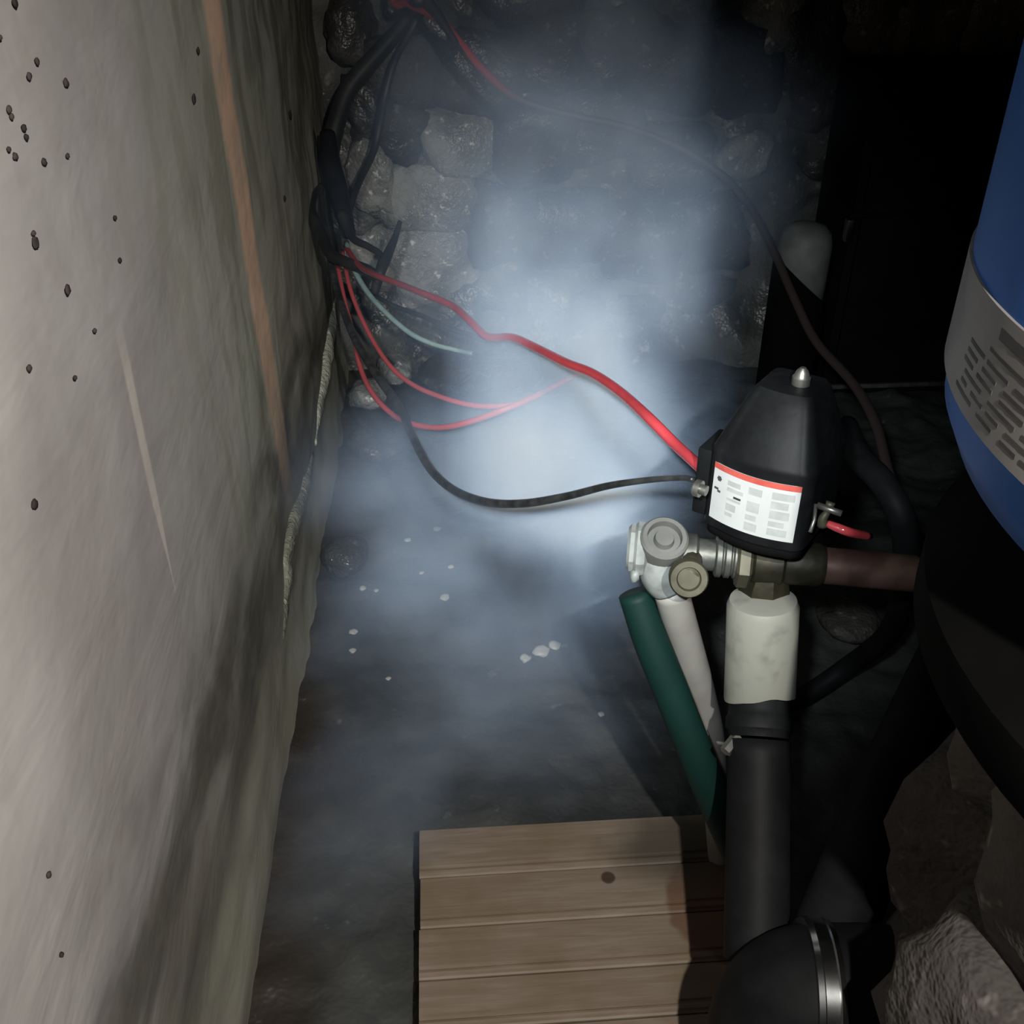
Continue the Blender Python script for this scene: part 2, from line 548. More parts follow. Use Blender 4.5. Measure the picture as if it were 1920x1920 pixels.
# stones set in the back wall: (px, py, width px, height px, material)
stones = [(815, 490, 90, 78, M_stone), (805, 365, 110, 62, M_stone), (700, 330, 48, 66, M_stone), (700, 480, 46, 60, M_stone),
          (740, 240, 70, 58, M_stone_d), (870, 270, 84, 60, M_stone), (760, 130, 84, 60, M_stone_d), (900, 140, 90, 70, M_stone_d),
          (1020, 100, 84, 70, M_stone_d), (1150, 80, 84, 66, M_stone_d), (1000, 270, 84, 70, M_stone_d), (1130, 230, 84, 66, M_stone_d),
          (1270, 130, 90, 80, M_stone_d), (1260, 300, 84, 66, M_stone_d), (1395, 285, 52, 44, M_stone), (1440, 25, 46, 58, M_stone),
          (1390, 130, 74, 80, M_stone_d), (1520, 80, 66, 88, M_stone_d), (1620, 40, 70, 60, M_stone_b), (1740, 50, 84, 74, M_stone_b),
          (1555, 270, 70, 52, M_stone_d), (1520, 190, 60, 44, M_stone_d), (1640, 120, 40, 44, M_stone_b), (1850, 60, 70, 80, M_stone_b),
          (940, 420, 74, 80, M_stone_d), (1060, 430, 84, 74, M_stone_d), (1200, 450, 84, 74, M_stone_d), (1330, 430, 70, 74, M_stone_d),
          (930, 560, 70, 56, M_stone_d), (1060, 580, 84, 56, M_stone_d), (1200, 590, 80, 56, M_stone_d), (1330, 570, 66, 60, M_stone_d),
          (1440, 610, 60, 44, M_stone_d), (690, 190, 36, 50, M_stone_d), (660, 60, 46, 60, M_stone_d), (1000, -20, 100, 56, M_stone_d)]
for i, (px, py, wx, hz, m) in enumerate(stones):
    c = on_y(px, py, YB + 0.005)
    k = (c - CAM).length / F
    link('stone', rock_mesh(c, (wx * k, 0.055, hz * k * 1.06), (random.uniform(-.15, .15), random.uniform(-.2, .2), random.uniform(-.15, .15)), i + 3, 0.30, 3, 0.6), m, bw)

# dirt specks on the left wall
specks = [(70, 115, 8), (55, 143, 9), (124, 155, 11), (17, 205, 9), (22, 218, 7), (45, 240, 9), (50, 257, 7), (17, 280, 6), (29, 293, 9), (83, 303, 9),
          (127, 292, 6), (67, 455, 15), (63, 437, 6), (127, 543, 13), (216, 408, 6), (178, 620, 6), (55, 690, 9), (141, 708, 6), (65, 945, 13),
          (364, 185, 12), (372, 95, 8), (28, 5, 11), (92, 1640, 8), (116, 1790, 6), (534, 372, 8), (545, 215, 12), (0, 70, 6), (225, 488, 6)]
for i, (px, py, s) in enumerate(specks):
    p = on_x(px, py, WX + 0.002)
    k = (p - CAM).length / F * s
    bm = bmesh.new(); bmesh.ops.create_icosphere(bm, subdivisions=2, radius=1)
    for v in bm.verts:
        q = v.co * (1 + 0.35 * noise.noise(v.co * 1.5 + Vector((i * 5.0, 0, 0))))
        v.co = p + Vector((q.x * 0.0011, q.y * k * 0.75, q.z * k * 0.72))
    link('dirt_speck', from_bm(bm), M_speck, wl)

# pale plaster ridge where the wall breaks away at its far foot
def ridge(name, pts, rads, m, parent):
    P = catmull(pts, 10)
    me = tube_mesh(P, rads, 12)
    for i, v in enumerate(me.vertices):
        v.co += Vector((fn(*v.co, 38), fn(*v.co, 30, 5), fn(*v.co, 34, 9))) * 0.005
        v.co.x = WX - 0.002 + (v.co.x - WX) * 0.55
    return link(name, me, m, parent)


M_plast = stone_mat('pale_broken_plaster', (0.40, 0.40, 0.31), (0.62, 0.61, 0.50), 14, 0.9, 0.7)
ridge('plaster_edge', [on_x(632, 555, WX + 0.004), on_x(625, 620, WX + 0.006), on_x(615, 690, WX + 0.006), on_x(604, 760, WX + 0.006), on_x(594, 830, WX + 0.004)],
      [0.004, 0.016, 0.018, 0.015, 0.010, 0.004], M_plast, wl)
M_plast2 = stone_mat('green_grey_plaster', (0.16, 0.16, 0.12), (0.25, 0.25, 0.19), 14, 0.9, 0.8)
ridge('plaster_edge', [on_x(590, 850, WX + 0.004), on_x(572, 930, WX + 0.006), on_x(550, 1010, WX + 0.006), on_x(540, 1120, WX + 0.004), on_x(530, 1230, WX + .003)],
      [0.004, 0.013, 0.015, 0.013, 0.010, 0.003], M_plast2, wl)

# ------------------------------------------------------------------ wooden boards
ZP = 0.030
ys = [on_z(1050, py, ZP).y for py in (1538, 1628, 1722, 1818, 1914, 2014, 2120)]
xl, xr = on_z(786, 1720, ZP).x, on_z(1385, 1720, ZP).x
panel = empty('board_panel', ((xl + xr) / 2, ys[3], 0), R(-0.6))
tag(panel, 'pale brown grooved wooden board panel lying on the floor', 'board panel')
for i in range(6):
    ya, yb = ys[i], ys[i + 1]           # ya far edge, yb near edge
    wd = ya - yb
    jx0, jx1 = random.uniform(-.001, .001), random.uniform(-.003, .003)
    prof = [(0.0, -0.016), (0.0, -0.004), (0.003, 0.0), (wd - 0.0115, 0.0), (wd - 0.0107, -0.0018), (wd - 0.009, -0.0018), (wd - 0.008, -0.0010), (wd - 0.006, -0.0006),
            (wd - 0.004, -0.0010), (wd - 0.0028, -0.003), (wd - 0.0012, -0.004), (wd - 0.0012, -0.016)]
    V = [Vector((x, ya - t, ZP + h)) for x in (xl + jx0, xr + jx1) for t, h in prof]
    n = len(prof)
    Fc = [(k, (k + 1) % n, n + (k + 1) % n, n + k) for k in range(n)] + [tuple(reversed(range(n))), tuple(range(n, 2 * n))]
    me = mesh(V, Fc)
    bm = bmesh.new(); bm.from_mesh(me); bmesh.ops.recalc_face_normals(bm, faces=bm.faces); bm.to_mesh(me); bm.free()
    link('plank', me, M_wood, panel, smooth=False)
for xx in (xl + 0.03, xr - 0.03):
    me = box_mesh((xx, (ys[0] + ys[-1]) / 2, 0), Vector((1, 0, 0)), Vector((0, 1, 0)), 0.016, (ys[0] - ys[-1]) / 2 - 0.004, -0.014, ZP - 0.014, 0.001, 1)
    link('batten', me, M_wood, panel, smooth=False)

# ------------------------------------------------------------------ blue pressure tank on its base and stone pier
fwd = Vector((math.sin(YAW), math.cos(YAW), 0)); rgt = Vector((math.cos(YAW), -math.sin(YAW), 0))


def az(px, py):
    r = ray(px, py); return math.atan2(r.dot(rgt), r.dot(fwd)), -r.z / math.hypot(r.dot(rgt), r.dot(fwd))


TR, TL = 0.23, 0.45
a0, s0 = az(1745, 780)
D = math.hypot(TR, TL)
ac = a0 + math.asin(TR / D)
TC = fwd * (D * math.cos(ac)) + rgt * (D * math.sin(ac))
ZB = H - TL * s0                       # lower edge of the blue shell
a1, s1 = az(1715, 1085)
PR = D * math.sin(ac - a1)
ZPB = H - math.sqrt(D * D - PR * PR) * s1
print('tank', TC, ZB, PR, ZPB)
tank = empty('pressure_tank', (TC.x, TC.y, ZPB))
tag(tank, 'large blue steel pressure tank with worn grey label at right edge', 'tank')
prof = [(ZB - 0.012, TR - 0.07), (ZB - 0.004, TR - 0.03), (ZB + 0.006, TR - 0.010), (ZB + 0.022, TR - 0.002), (ZB + 0.05, TR), (ZB + 0.60, TR), (ZB + 0.64, TR - 0.02), (ZB + 0.68, TR - 0.08), (ZB + 0.70, 0.03)]
link('shell', lathe((TC.x, TC.y, 0), (0, 0, 1), prof, 128), M_blue, tank)
prof = [(ZPB, PR - 0.004), (ZPB + 0.006, PR), (ZPB + 0.03, PR), (ZPB + 0.045, PR - 0.012), (ZB - 0.006, TR - 0.045), (ZB - 0.001, TR - 0.06)]
ped = auto(link('base', lathe((TC.x, TC.y, 0), (0, 0, 1), prof, 96), M_ped, tank))


def on_tank(px, py, r):
    """azimuth about the tank's axis and height where a pixel's ray meets the shell"""
    d = ray(px, py)
    o = CAM - TC; ox, oy = o.x, o.y
    A = d.x ** 2 + d.y ** 2; B = 2 * (ox * d.x + oy * d.y); Cc = ox * ox + oy * oy - r * r
    disc = B * B - 4 * A * Cc
    t = (-B - math.sqrt(max(0, disc))) / (2 * A)
    q = CAM + d * t
    return math.atan2(q.y - TC.y, q.x - TC.x), q.z


def tank_patch(a_0, a_1, z_0, z_1, r, thick, slant=0.0):
    n = max(2, int(abs(a_1 - a_0) / 0.04))
    V, Fc = [], []
    for i in range(n + 1):
        a = a_0 + (a_1 - a_0) * i / n
        for (rr, zz) in ((r, z_0), (r + thick, z_0), (r + thick, z_1), (r, z_1)):
            V.append(Vector((TC.x + math.cos(a) * rr, TC.y + math.sin(a) * rr, zz)))
    for i in range(n):
        for k in range(4):
            Fc.append((i * 4 + k, i * 4 + (k + 1) % 4, i * 4 + 4 + (k + 1) % 4, i * 4 + 4 + k))
    Fc += [(3, 2, 1, 0), (n * 4, n * 4 + 1, n * 4 + 2, n * 4 + 3)]
    me = mesh(V, Fc)
    bm = bmesh.new(); bm.from_mesh(me); bmesh.ops.recalc_face_normals(bm, faces=bm.faces); bm.to_mesh(me); bm.free()
    return me


aL, zt1 = on_tank(1850, 540, TR)
aB, zb1 = on_tank(1850, 830, TR)
print('label', aL, zt1, aB, zb1, on_tank(1900, 620, TR), on_tank(1900, 895, TR), on_tank(1770, 560, TR))
zlo, zhi = zb1, zt1
A0, A1 = on_tank(1772, 600, TR)[0] - 0.7, on_tank(1772, 600, TR)[0] + 1.7
tl = auto(link('label', tank_patch(A0, A1, zlo, zhi, TR - 0.001, 0.0022), M_tlab, tank))
hL = zhi - zlo
rng = random.Random(3)
aT = on_tank(1868, 680, TR)[0]
lines = [(0.80, 0.10, 0.0, 0.30, M_tprt), (0.665, 0.035, -0.02, 0.5, M_tprt)]
for k in range(6):
    lines.append((0.555 - k * 0.088, 0.036, -0.10 - 0.03 * rng.random(), 0.30 + 0.25 * rng.random(), M_tprt))
for (f, hh, da, ln, m) in lines:
    a = aT + da
    end = aT + ln
    while a < end:
        s = rng.uniform(0.025, 0.10) if hh < 0.06 else rng.uniform(0.06, 0.11)
        if f == 0.665: s = end - a
        z = zlo + hL * f
        auto(link('print', tank_patch(a, min(end, a + s), z, z + hL * hh, TR + 0.0011, 0.0003), m, tl))
        a += s + rng.uniform(0.012, 0.03)

pier = empty('stone_pier', (TC.x, TC.y, 0))
tag(pier, 'rough rubble stone pier under the blue tank', 'pier')
link('core', lathe((TC.x, TC.y, 0), (0, 0, 1), [(-0.02, 0.14), (0.2, 0.138), (ZPB - 0.03, 0.138), (ZPB - 0.002, 0.12)], 20), M_stone_d, pier)
zc = 0.0
k = 0
for z_a, z_b, n, mm in ((0.0, 0.135, 7, M_pier), (0.13, 0.25, 7, M_pier), (0.24, 0.375, 6, M_pier), (0.365, ZPB, 7, M_pier)):
    off = random.random()
    for i in range(n):
        a = 2 * math.pi * (i + off) / n
        rr = 0.135 + random.uniform(-.008, .010)
        zz = (z_a + z_b) / 2
        hz = (z_b - z_a) / 2 * 1.02
        c = Vector((TC.x + math.cos(a) * rr, TC.y + math.sin(a) * rr, zz))
        k += 1
        me = rock_mesh(c, (0.056, math.pi * rr / n * 1.04, hz), (random.uniform(-.1, .1), random.uniform(-.08, .08), a), k * 2.3 + 50, 0.16, 3, 0.7)
        for v in me.vertices: v.co.z = min(v.co.z, ZPB - 0.0005)
        link('stone', me, mm, pier)

# ------------------------------------------------------------------ plumbing manifold
A_m, B_m = at(1290, 1037, 0.725), None
r2 = ray(1720, 1076)
B_m = CAM + r2 * ((A_m.z - H) / r2.z)           # same height
ax = (B_m - A_m).normalized()
Lm = (B_m - A_m).length


def along(px):
    """distance along the manifold axis seen at pixel column px"""
    lo, hi = -0.3, 1.0
    f = (ROT.transposed())
    for _ in range(50):
        t = (lo + hi) / 2
        c = f @ (A_m + ax * t - CAM)
        if 960 + F * c.x / -c.z < px: lo = t
        else: hi = t
    return lo


man = empty('pipe_manifold', A_m + ax * along(1432))
tag(man, 'horizontal tarnished pipe fittings with copper stub below the label box', 'pipe')
t_a, t_b, t_c, t_d, t_e, t_f = [along(p) for p in (1262, 1340, 1398, 1475, 1545, 1718)]
O = A_m
auto(link('nipple', lathe(O, ax, [(t_a, 0.0125), (t_a + .002, 0.0145), (t_a + 0.016, 0.0145), (t_a + 0.018, 0.0115), (t_b, 0.0115)], 28), M_galv, man))
pr = []
t = t_b
while t < t_c - 0.006:
    pr += [(t, 0.0135), (t + 0.0012, 0.0155), (t + 0.0045, 0.0155), (t + 0.0057, 0.0135)]; t += 0.0062
auto(link('ribbed_collar', lathe(O, ax, pr, 28), M_galv, man))
auto(link('hex_nut', lathe(O, ax, [(t_c - 0.007, 0.019), (t_c - 0.005, 0.0215), (t_c + 0.002, 0.0215), (t_c + 0.004, 0.019)], 6), M_olive, man), 20)
auto(link('tee', lathe(O, ax, [(t_c + 0.004, 0.0155), (t_c + .006, 0.0175), (t_d - .004, 0.0175), (t_d - 0.002, 0.0155)], 28), M_brass, man))
tc = O + ax * ((t_c + t_d) / 2 + 0.002)
auto(link('switch_stem', lathe(tc, (0, 0, 1), [(0.0, 0.011), (0.03, 0.011), (0.034, 0.008), (0.05, 0.008)], 6), M_brass, man), 20)
auto(link('hex_bushing', lathe(tc, (0, 0, -1), [(0.008, 0.0155), (0.016, 0.0185), (0.020, 0.0195), (0.036, 0.0195), (0.038, 0.0165), (0.05, 0.0165)], 8), M_brass, man), 20)
auto(link('sleeve', lathe(O, ax, [(t_d - .003, 0.0145), (t_d, 0.0160), (t_e - 0.004, 0.0155), (t_e, 0.0135)], 28), M_brass, man))
auto(link('copper_stub', lathe(O, ax, [(t_e - 0.004, 0.0132), (t_f - 0.001, 0.0132), (t_f, 0.0125), (t_f, 0.0105), (t_f - 0.02, 0.0105)], 28), M_copper, man))
# round drain knob facing the camera
kc = at(1291, 1084, 0.690)
kd = (at(1310, 1130, 0.62) - kc).normalized()
kb = O + ax * along(1300)
link('knob_stem', tube_mesh([kb, kc], 0.0075, 12), M_olive, man)
kn = auto(link('drain_knob', lathe(kc - kd * 0.010, kd, [(0, 0.011), (0.002, 0.0132), (0.012, 0.0136), (0.014, 0.0125), (0.014, 0.0085), (0.0115, 0.0075), (0.0115, 0.003)], 32), M_olive, man))
# riser: white sleeve, rubber collar, black pipe
rt = tc - Vector((0, 0, 0.046))
P_top, P_bot, P_end = at(1431, 1122, 0.715), at(1424, 1312, 0.752), at(1418, 1800, 0.705)
d1 = (P_bot - P_top)
L1 = d1.length
auto(link('white_sleeve', lathe(P_top, d1, [(0.0, 0.018), (0.001, 0.0235), (0.006, 0.0255), (L1 - 0.001, 0.0262), (L1, 0.0250), (L1, 0.0225), (L1 - 0.02, 0.0225)], 40), M_pvc, man))
sleeve = bpy.data.objects['white_sleeve']
for v in sleeve.data.vertices:                       # its lower rim is broken away on the near side
    wv = sleeve.parent.matrix_basis @ v.co
    tq = (wv - P_top).dot(d1) / L1
    if tq > L1 - 0.004:
        off = wv - P_top - d1.normalized() * tq
        f_ = max(0.0, off.normalized().dot(-fwd)) if off.length > 1e-4 else 0
        v.co -= d1.normalized() * (0.017 * f_ ** 1.3 + 0.002 * fn(wv.x, wv.y, wv.z, 60))
d2 = (P_end - P_bot)
u2 = d2.normalized()
auto(link('rubber_collar', lathe(P_bot - u2 * 0.022, d2, [(0, 0.0215), (0.030, 0.0222), (0.034, 0.0232), (0.036, 0.0245), (0.044, 0.0245), (0.046, 0.0228), (0.05, 0.022)], 36), M_brub, man))
link('riser_pipe', tube_mesh(catmull([P_bot + u2 * 0.03, P_bot + d2 * 0.5, P_end], 6), 0.0228, 28), M_brub, man)
cb = P_bot + u2 * 0.012
sd = (at(1360, 1340, 0.735) - at(1424, 1322, 0.735)).normalized()
link('collar_screw', tube_mesh([cb + sd * 0.018 + u2 * .006 - fwd * 0.006, cb + sd * 0.0285 + u2 * 0.010 - fwd * 0.012], 0.0045, 6), M_screw, man, smooth=False)

# ------------------------------------------------------------------ black suction pipe along the bottom, with clamp
S0, S1_ = at(1484, 1862, 0.655), at(1990, 1890, 0.64)
S1_.z = S0.z
sx = (S1_ - S0).normalized()
suc = empty('suction_pipe', (S0.x, S0.y, 0))
tag(suc, 'thick black suction pipe with steel clamp along the bottom edge', 'pipe')
SR = 0.046
path = [S0 + sx * 0.072, S0 + sx * 0.058, S0 + sx * 0.042, S0 + sx * 0.015 - Vector((0, 0, 0.004)), S0 - Vector((0, 0, 0.022)) + sx * 0.0, S0 + sx * -0.004 - Vector((0, 0, 0.06)), Vector((S0.x, S0.y, 0.06)) - sx * 0.004, Vector((S0.x, S0.y, -0.02)) - sx * 0.004]
link('pipe_body', tube_mesh(catmull(path, 6), SR, 36), M_brub, suc)
cl = S0 + sx * (at(1556, 1860, 0.62) - S0).dot(sx)
auto(link('clamp_band', lathe(cl - sx * 0.0085, sx, [(0, SR - 0.002), (0, SR + 0.0012), (0.0035, SR + 0.0022), (0.0045, SR + 0.001), (0.0125, SR + 0.001), (0.0135, SR + 0.0022), (0.017, SR + 0.0012), (0.017, SR - 0.002)], 64), M_steel, suc), 50)
bk = (CAM - cl); bk -= sx * bk.dot(sx)
bn = (bk.normalized() + Vector((0, 0, -0.75)) * 0.9).normalized()
auto(link('clamp_screw', tube_mesh([cl + bn * (SR + 0.004) - sx.cross(bn) * 0.012, cl + bn * (SR + 0.004) + sx.cross(bn) * 0.012], 0.006, 6), M_steel, suc), 20)

hose = [at(1800, 1180, 0.98), at(1735, 1330, 0.85), at(1668, 1480, 0.775), at(1604, 1640, 0.715), at(1545, 1790, 0.675), at(1520, 1850, 0.66)]
ho = link('rubber_hose', tube_mesh(catmull(hose, 8), [0.027, 0.027, 0.0265, 0.0265, 0.0265, 0.026], 28), M_brub, loc=hose[-1])
tag(ho, 'thick black rubber hose slanting down from behind the tank base', 'hose')
h2 = [at(1585, 800, 0.95), at(1612, 858, 0.90), at(1655, 905, 0.87), at(1690, 968, 0.86), at(1700, 1050, 0.89), at(1690, 1130, 0.95), at(1660, 1195, 1.05), at(1590, 1250, 1.14), on_z(1500, 1310, 0.012), on_z(1430, 1330, 0.010)]
ho = link('rubber_hose', tube_mesh(catmull(h2, 8), 0.0115, 18), M_brub, loc=h2[-1])
tag(ho, 'black hose looping behind the label box and copper stub', 'hose')

# ------------------------------------------------------------------ valve fitting on the left end of the manifold
vf = empty('tap_fitting', O + ax * along(1232))
tag(vf, 'white taped elbow fitting with grey cap left of the manifold', 'fitting')
ec = at(1228, 1050, 0.728)
wp = [ec, at(1256, 1100, 0.737), at(1284, 1200, 0.775), at(1312, 1300, 0.82), at(1334, 1400, 0.865), at(1341, 1500, 0.91), at(1351, 1630, 0.945)]
link('elbow', tube_mesh(catmull([O + ax * along(1268), O + ax * along(1250), ec + Vector((0.004, 0, 0)), ec.lerp(wp[1], 0.55), wp[1]], 6), [0.0125, 0.0145, 0.0165, 0.0165, 0.0145], 24), M_tape, vf)
pd = -ax
pl = O + ax * along(1218)
auto(link('plug', lathe(pl, pd, [(0, 0.014), (0.003, 0.0195), (0.0055, 0.0205), (0.009, 0.0205), (0.011, 0.018), (0.014, 0.018), (0.016, 0.0155)], 10), M_tape, vf), 25)
capc = at(1244, 1016, 0.716)
cd = (Vector((0, 0, 1)) - fwd * 0.55).normalized()
auto(link('cap', lathe(capc - cd * 0.014, cd, [(0, 0.0155), (0.004, 0.0172), (0.020, 0.0172), (0.022, 0.0155), (0.022, 0.0125), (0.016, 0.0118), (0.016, 0.0075), (0.021, 0.0065), (0.021, 0.002)], 28), M_capg, vf))
for (px, py) in ((1188, 1018), (1187, 1048), (1190, 1080)):
    q = at(px, py, 0.722)
    link('lug', rock_mesh(q, (0.0035, 0.004, 0.0055), (0, 0, 0.3), px * 0.1 + py, 0.2, 2, 0.4), M_tape if py > 1060 else M_galv, vf)

w2 = link('white_pipe', tube_mesh(catmull(wp[1:], 8), [0.0130, 0.0130, 0.0128, 0.0110, 0.0105], 24), M_pvc2, loc=wp[-1])
tag(w2, 'thin white plastic pipe slanting down from the taped fitting', 'pipe')
gp = [at(1190, 1112, 0.752), at(1220, 1200, 0.760), at(1268, 1320, 0.775), at(1328, 1470, 0.80), at(1385, 1600, 0.84), on_z(1450, 1720, 0.045)]
g2 = link('green_hose', tube_mesh(catmull(gp, 8), [0.0125, 0.0138, 0.0140, 0.0140, 0.0140], 24), M_green, loc=gp[-1])
tag(g2, 'dark green plastic pipe slanting down beside the white pipe', 'pipe')

# ------------------------------------------------------------------ pressure switch
dTL = 0.66
pTL = at(1337, 866, dTL)
r3 = ray(1500, 915)
pTR = CAM + r3 * ((pTL.z - H) / r3.z)
su = (pTR - pTL); SW = su.length; su.normalize()
sv = Vector((-su.y, su.x, 0))
if sv.dot(fwd) < 0: sv = -sv
r4 = ray(1326, 968)
tt = (pTL - CAM).dot(fwd) / r4.dot(fwd)
zLB = (CAM + r4 * tt).z
zLT = pTL.z
hw, hd = SW / 2 + 0.006, 0.036
cen = (pTL + pTR) / 2 + sv * (hd + 0.001) + su * 0.001
print('switch', SW, zLT, zLB, cen, 'tee', tc)
sw = empty('pressure_switch', (cen.x, cen.y, zLB - 0.012), math.atan2(su.y, su.x))
tag(sw, 'black tapered switch box with white printed label and red stripe', 'switch box')


def outline(hw, hd, bow, rad=0.009, n=10):
    """plan of the cover: rounded box whose front bulges by bow; list of (a,b) in su, sv units; front at b=-hd"""
    pts = []
    m = 16
    for i in range(m + 1):                         # front, left to right
        s = -1 + 2 * i / m
        pts.append((s * (hw - rad), -hd - bow * (1 - s * s)))
    for i in range(1, n + 1):
        a = -math.pi / 2 + (math.pi / 2) * i / n
        pts.append((hw - rad + rad * math.cos(a), -hd + rad + rad * math.sin(a)))
    for i in range(n + 1):
        a = math.pi / 2 * i / n
        pts.append((hw - rad + rad * math.cos(a), hd - rad + rad * math.sin(a)))
    for i in range(n + 1):
        a = math.pi / 2 + math.pi / 2 * i / n
        pts.append((-hw + rad + rad * math.cos(a), hd - rad + rad * math.sin(a)))
    for i in range(n):
        a = math.pi + math.pi / 2 * i / n
        pts.append((-hw + rad + rad * math.cos(a), -hd + rad + rad * math.sin(a)))
    return pts


def cover_mesh(levels):
    V, Fc = [], []
    for (z, k, bow, shift) in levels:
        for (a, b) in outline(hw * k, hd * k, bow, 0.010 * k):
            V.append(Vector((cen.x, cen.y, z)) + su * a + sv * (b + shift))
    n = len(outline(hw, hd, 0.003))
    for i in range(len(levels) - 1):
        for q in range(n):
            Fc.append((i * n + q, i * n + (q + 1) % n, (i + 1) * n + (q + 1) % n, (i + 1) * n + q))
    Fc += [tuple(reversed(range(n))), tuple(range((len(levels) - 1) * n, len(levels) * n))]
    return mesh(V, Fc)


BOW = 0.0045
ZT = zLT + 0.050
cov = auto(link('cover', cover_mesh([(zLB - 0.008, 0.97, BOW, 0), (zLB - 0.0065, 1.0, BOW, 0), (zLT + 0.006, 1.0, BOW, 0), (zLT + 0.0085, 0.985, BOW, 0), (zLT + 0.010, 0.96, BOW, 0),
                                     (zLT + 0.026, 0.80, BOW * .8, 0.002), (zLT + 0.042, 0.62, BOW * .5, 0.005), (ZT - 0.003, 0.55, BOW * .4, 0.006), (ZT - 0.001, 0.50, BOW * .4, 0.006)]), M_bplast, sw), 28)
link('base_plate', cover_mesh([(zLB - 0.016, 0.90, BOW, 0), (zLB - 0.0145, 0.94, BOW, 0), (zLB - 0.0085, 0.94, BOW, 0)]), M_ped, sw)
auto(link('acorn_nut', lathe(Vector((cen.x, cen.y, ZT - 0.002)) + sv * 0.006 + su * 0.005, (0, 0, 1), [(0, 0.0056), (0.001, 0.0060), (0.006, 0.0060), (0.007, 0.0050), (0.010, 0.0040), (0.0125, 0.0018)], 18), M_screw, sw), 30)


def label_patch(f0, f1, g0, g1, lift, thick=0.0003):
    """piece of the label: f across 0..1, g up 0..1, on the bowed front"""
    V, Fc = [], []
    n = max(2, int((f1 - f0) * 24))
    for i in range(n + 1):
        f = f0 + (f1 - f0) * i / n
        a = (f - 0.5) * SW
        s = a / (hw - 0.010)
        b = -hd - BOW * (1 - s * s) - lift
        for (bb, g) in ((b, g0), (b - thick, g0), (b - thick, g1), (b, g1)):
            V.append(Vector((cen.x, cen.y, zLB + (zLT - zLB) * g)) + su * a + sv * bb)
    for i in range(n):
        for k in range(4):
            Fc.append((i * 4 + k, i * 4 + (k + 1) % 4, i * 4 + 4 + (k + 1) % 4, i * 4 + 4 + k))
    Fc += [(3, 2, 1, 0), (n * 4, n * 4 + 1, n * 4 + 2, n * 4 + 3)]
    me = mesh(V, Fc)
    bm = bmesh.new(); bm.from_mesh(me); bmesh.ops.recalc_face_normals(bm, faces=bm.faces); bm.to_mesh(me); bm.free()
    return me


lab = auto(link('label', label_patch(0, 1, 0, 1, 0.0002, 0.0005), M_white, sw))
auto(link('red_band', label_patch(0.0, 1.0, 0.905, 1.0, 0.0007), M_lred, lab))
for (f0, f1, g0, g1, m) in [(0.20, 0.36, 0.72, 0.80, M_grey), (0.20, 0.40, 0.62, 0.68, M_grey), (0.21, 0.38, 0.46, 0.50, M_grey), (0.29, 0.38, 0.52, 0.555, M_dark), (0.21, 0.33, 0.28, 0.40, M_grey), (0.21, 0.30, 0.18, 0.24, M_grey),
                            (0.46, 0.61, 0.70, 0.82, M_grey), (0.46, 0.60, 0.40, 0.58, M_grey), (0.46, 0.58, 0.25, 0.34, M_grey), (0.46, 0.60, 0.06, 0.20, M_grey),
                            (0.72, 0.95, 0.72, 0.84, M_grey), (0.72, 0.90, 0.56, 0.68, M_grey), (0.72, 0.92, 0.38, 0.52, M_grey), (0.72, 0.88, 0.24, 0.33, M_grey), (0.72, 0.92, 0.08, 0.20, M_grey),
                            (0.065, 0.105, 0.71, 0.79, M_dark), (0.055, 0.115, 0.735, 0.765, M_dark), (0.03, 0.085, 0.545, 0.58, M_dark), (0.075, 0.115, 0.51, 0.545, M_dark)]:
    auto(link('print', label_patch(f0, f1, g0, g1, 0.0007), m, lab))
# cable gland plates at the two ends
lf = Vector((cen.x, cen.y, 0)) - su * (hw + 0.004) - sv * 0.014
auto(link('side_plate', box_mesh(lf, su, sv, 0.005, 0.017, zLB - 0.004, zLT + 0.004, 0.0015, 2), M_bplast, sw))
scp = at(1304, 914, 0.655)
auto(link('terminal_screw', lathe(scp + su * 0.008, -su, [(0, 0.0035), (0.004, 0.0035), (0.004, 0.0058), (0.008, 0.0058), (0.0092, 0.004)], 14), M_screw, sw), 30)
tr = at(1548, 962, 0.640)
clp = link('terminal_clamp', tube_mesh(catmull([tr + Vector((0.002, 0, 0.008)), tr + Vector((0.001, 0, 0.001)), tr + Vector((-0.001, 0, -0.004)), tr + Vector((0.0, 0, -0.009))], 4), [0.0030, 0.0022, 0.0030, 0.0042], 10), M_olive, sw)
link('clamp_bar', tube_mesh([at(1530, 945, 0.645), at(1527, 975, 0.645), at(1519, 998, 0.643)], 0.0013, 8), M_screw, sw)
link('clamp_screw', tube_mesh([tr + su * -0.006 + Vector((0, 0, .004)), tr + su * 0.010 + Vector((0, 0, .003))], 0.0022, 8), M_screw, sw)
st = link('wire', tube_mesh(catmull([at(1552, 982, 0.640), at(1572, 990, 0.637), at(1594, 998, 0.637), at(1630, 1006, 0.66)], 5), [0.0024, 0.0030, 0.0030, 0.0026], 10), M_red, loc=at(1572, 990, 0.637))
tag(st, 'short red wire stub at the right terminal of the switch box', 'wire')


# ------------------------------------------------------------------ wires
def wire(label, pts, rad, m, cat='wire', name='wire', segs=10, n=7, end=None):
    P = [at(*p) for p in pts] + ([end] if end is not None else [])
    if pts[0][1] < 0: P = [at(pts[0][0] + 25, -430, 1.42)] + P       # on up the back wall, out of the picture
    o = link(name, tube_mesh(catmull(P, n), rad, segs), m, loc=P[0])
    return tag(o, label, cat)


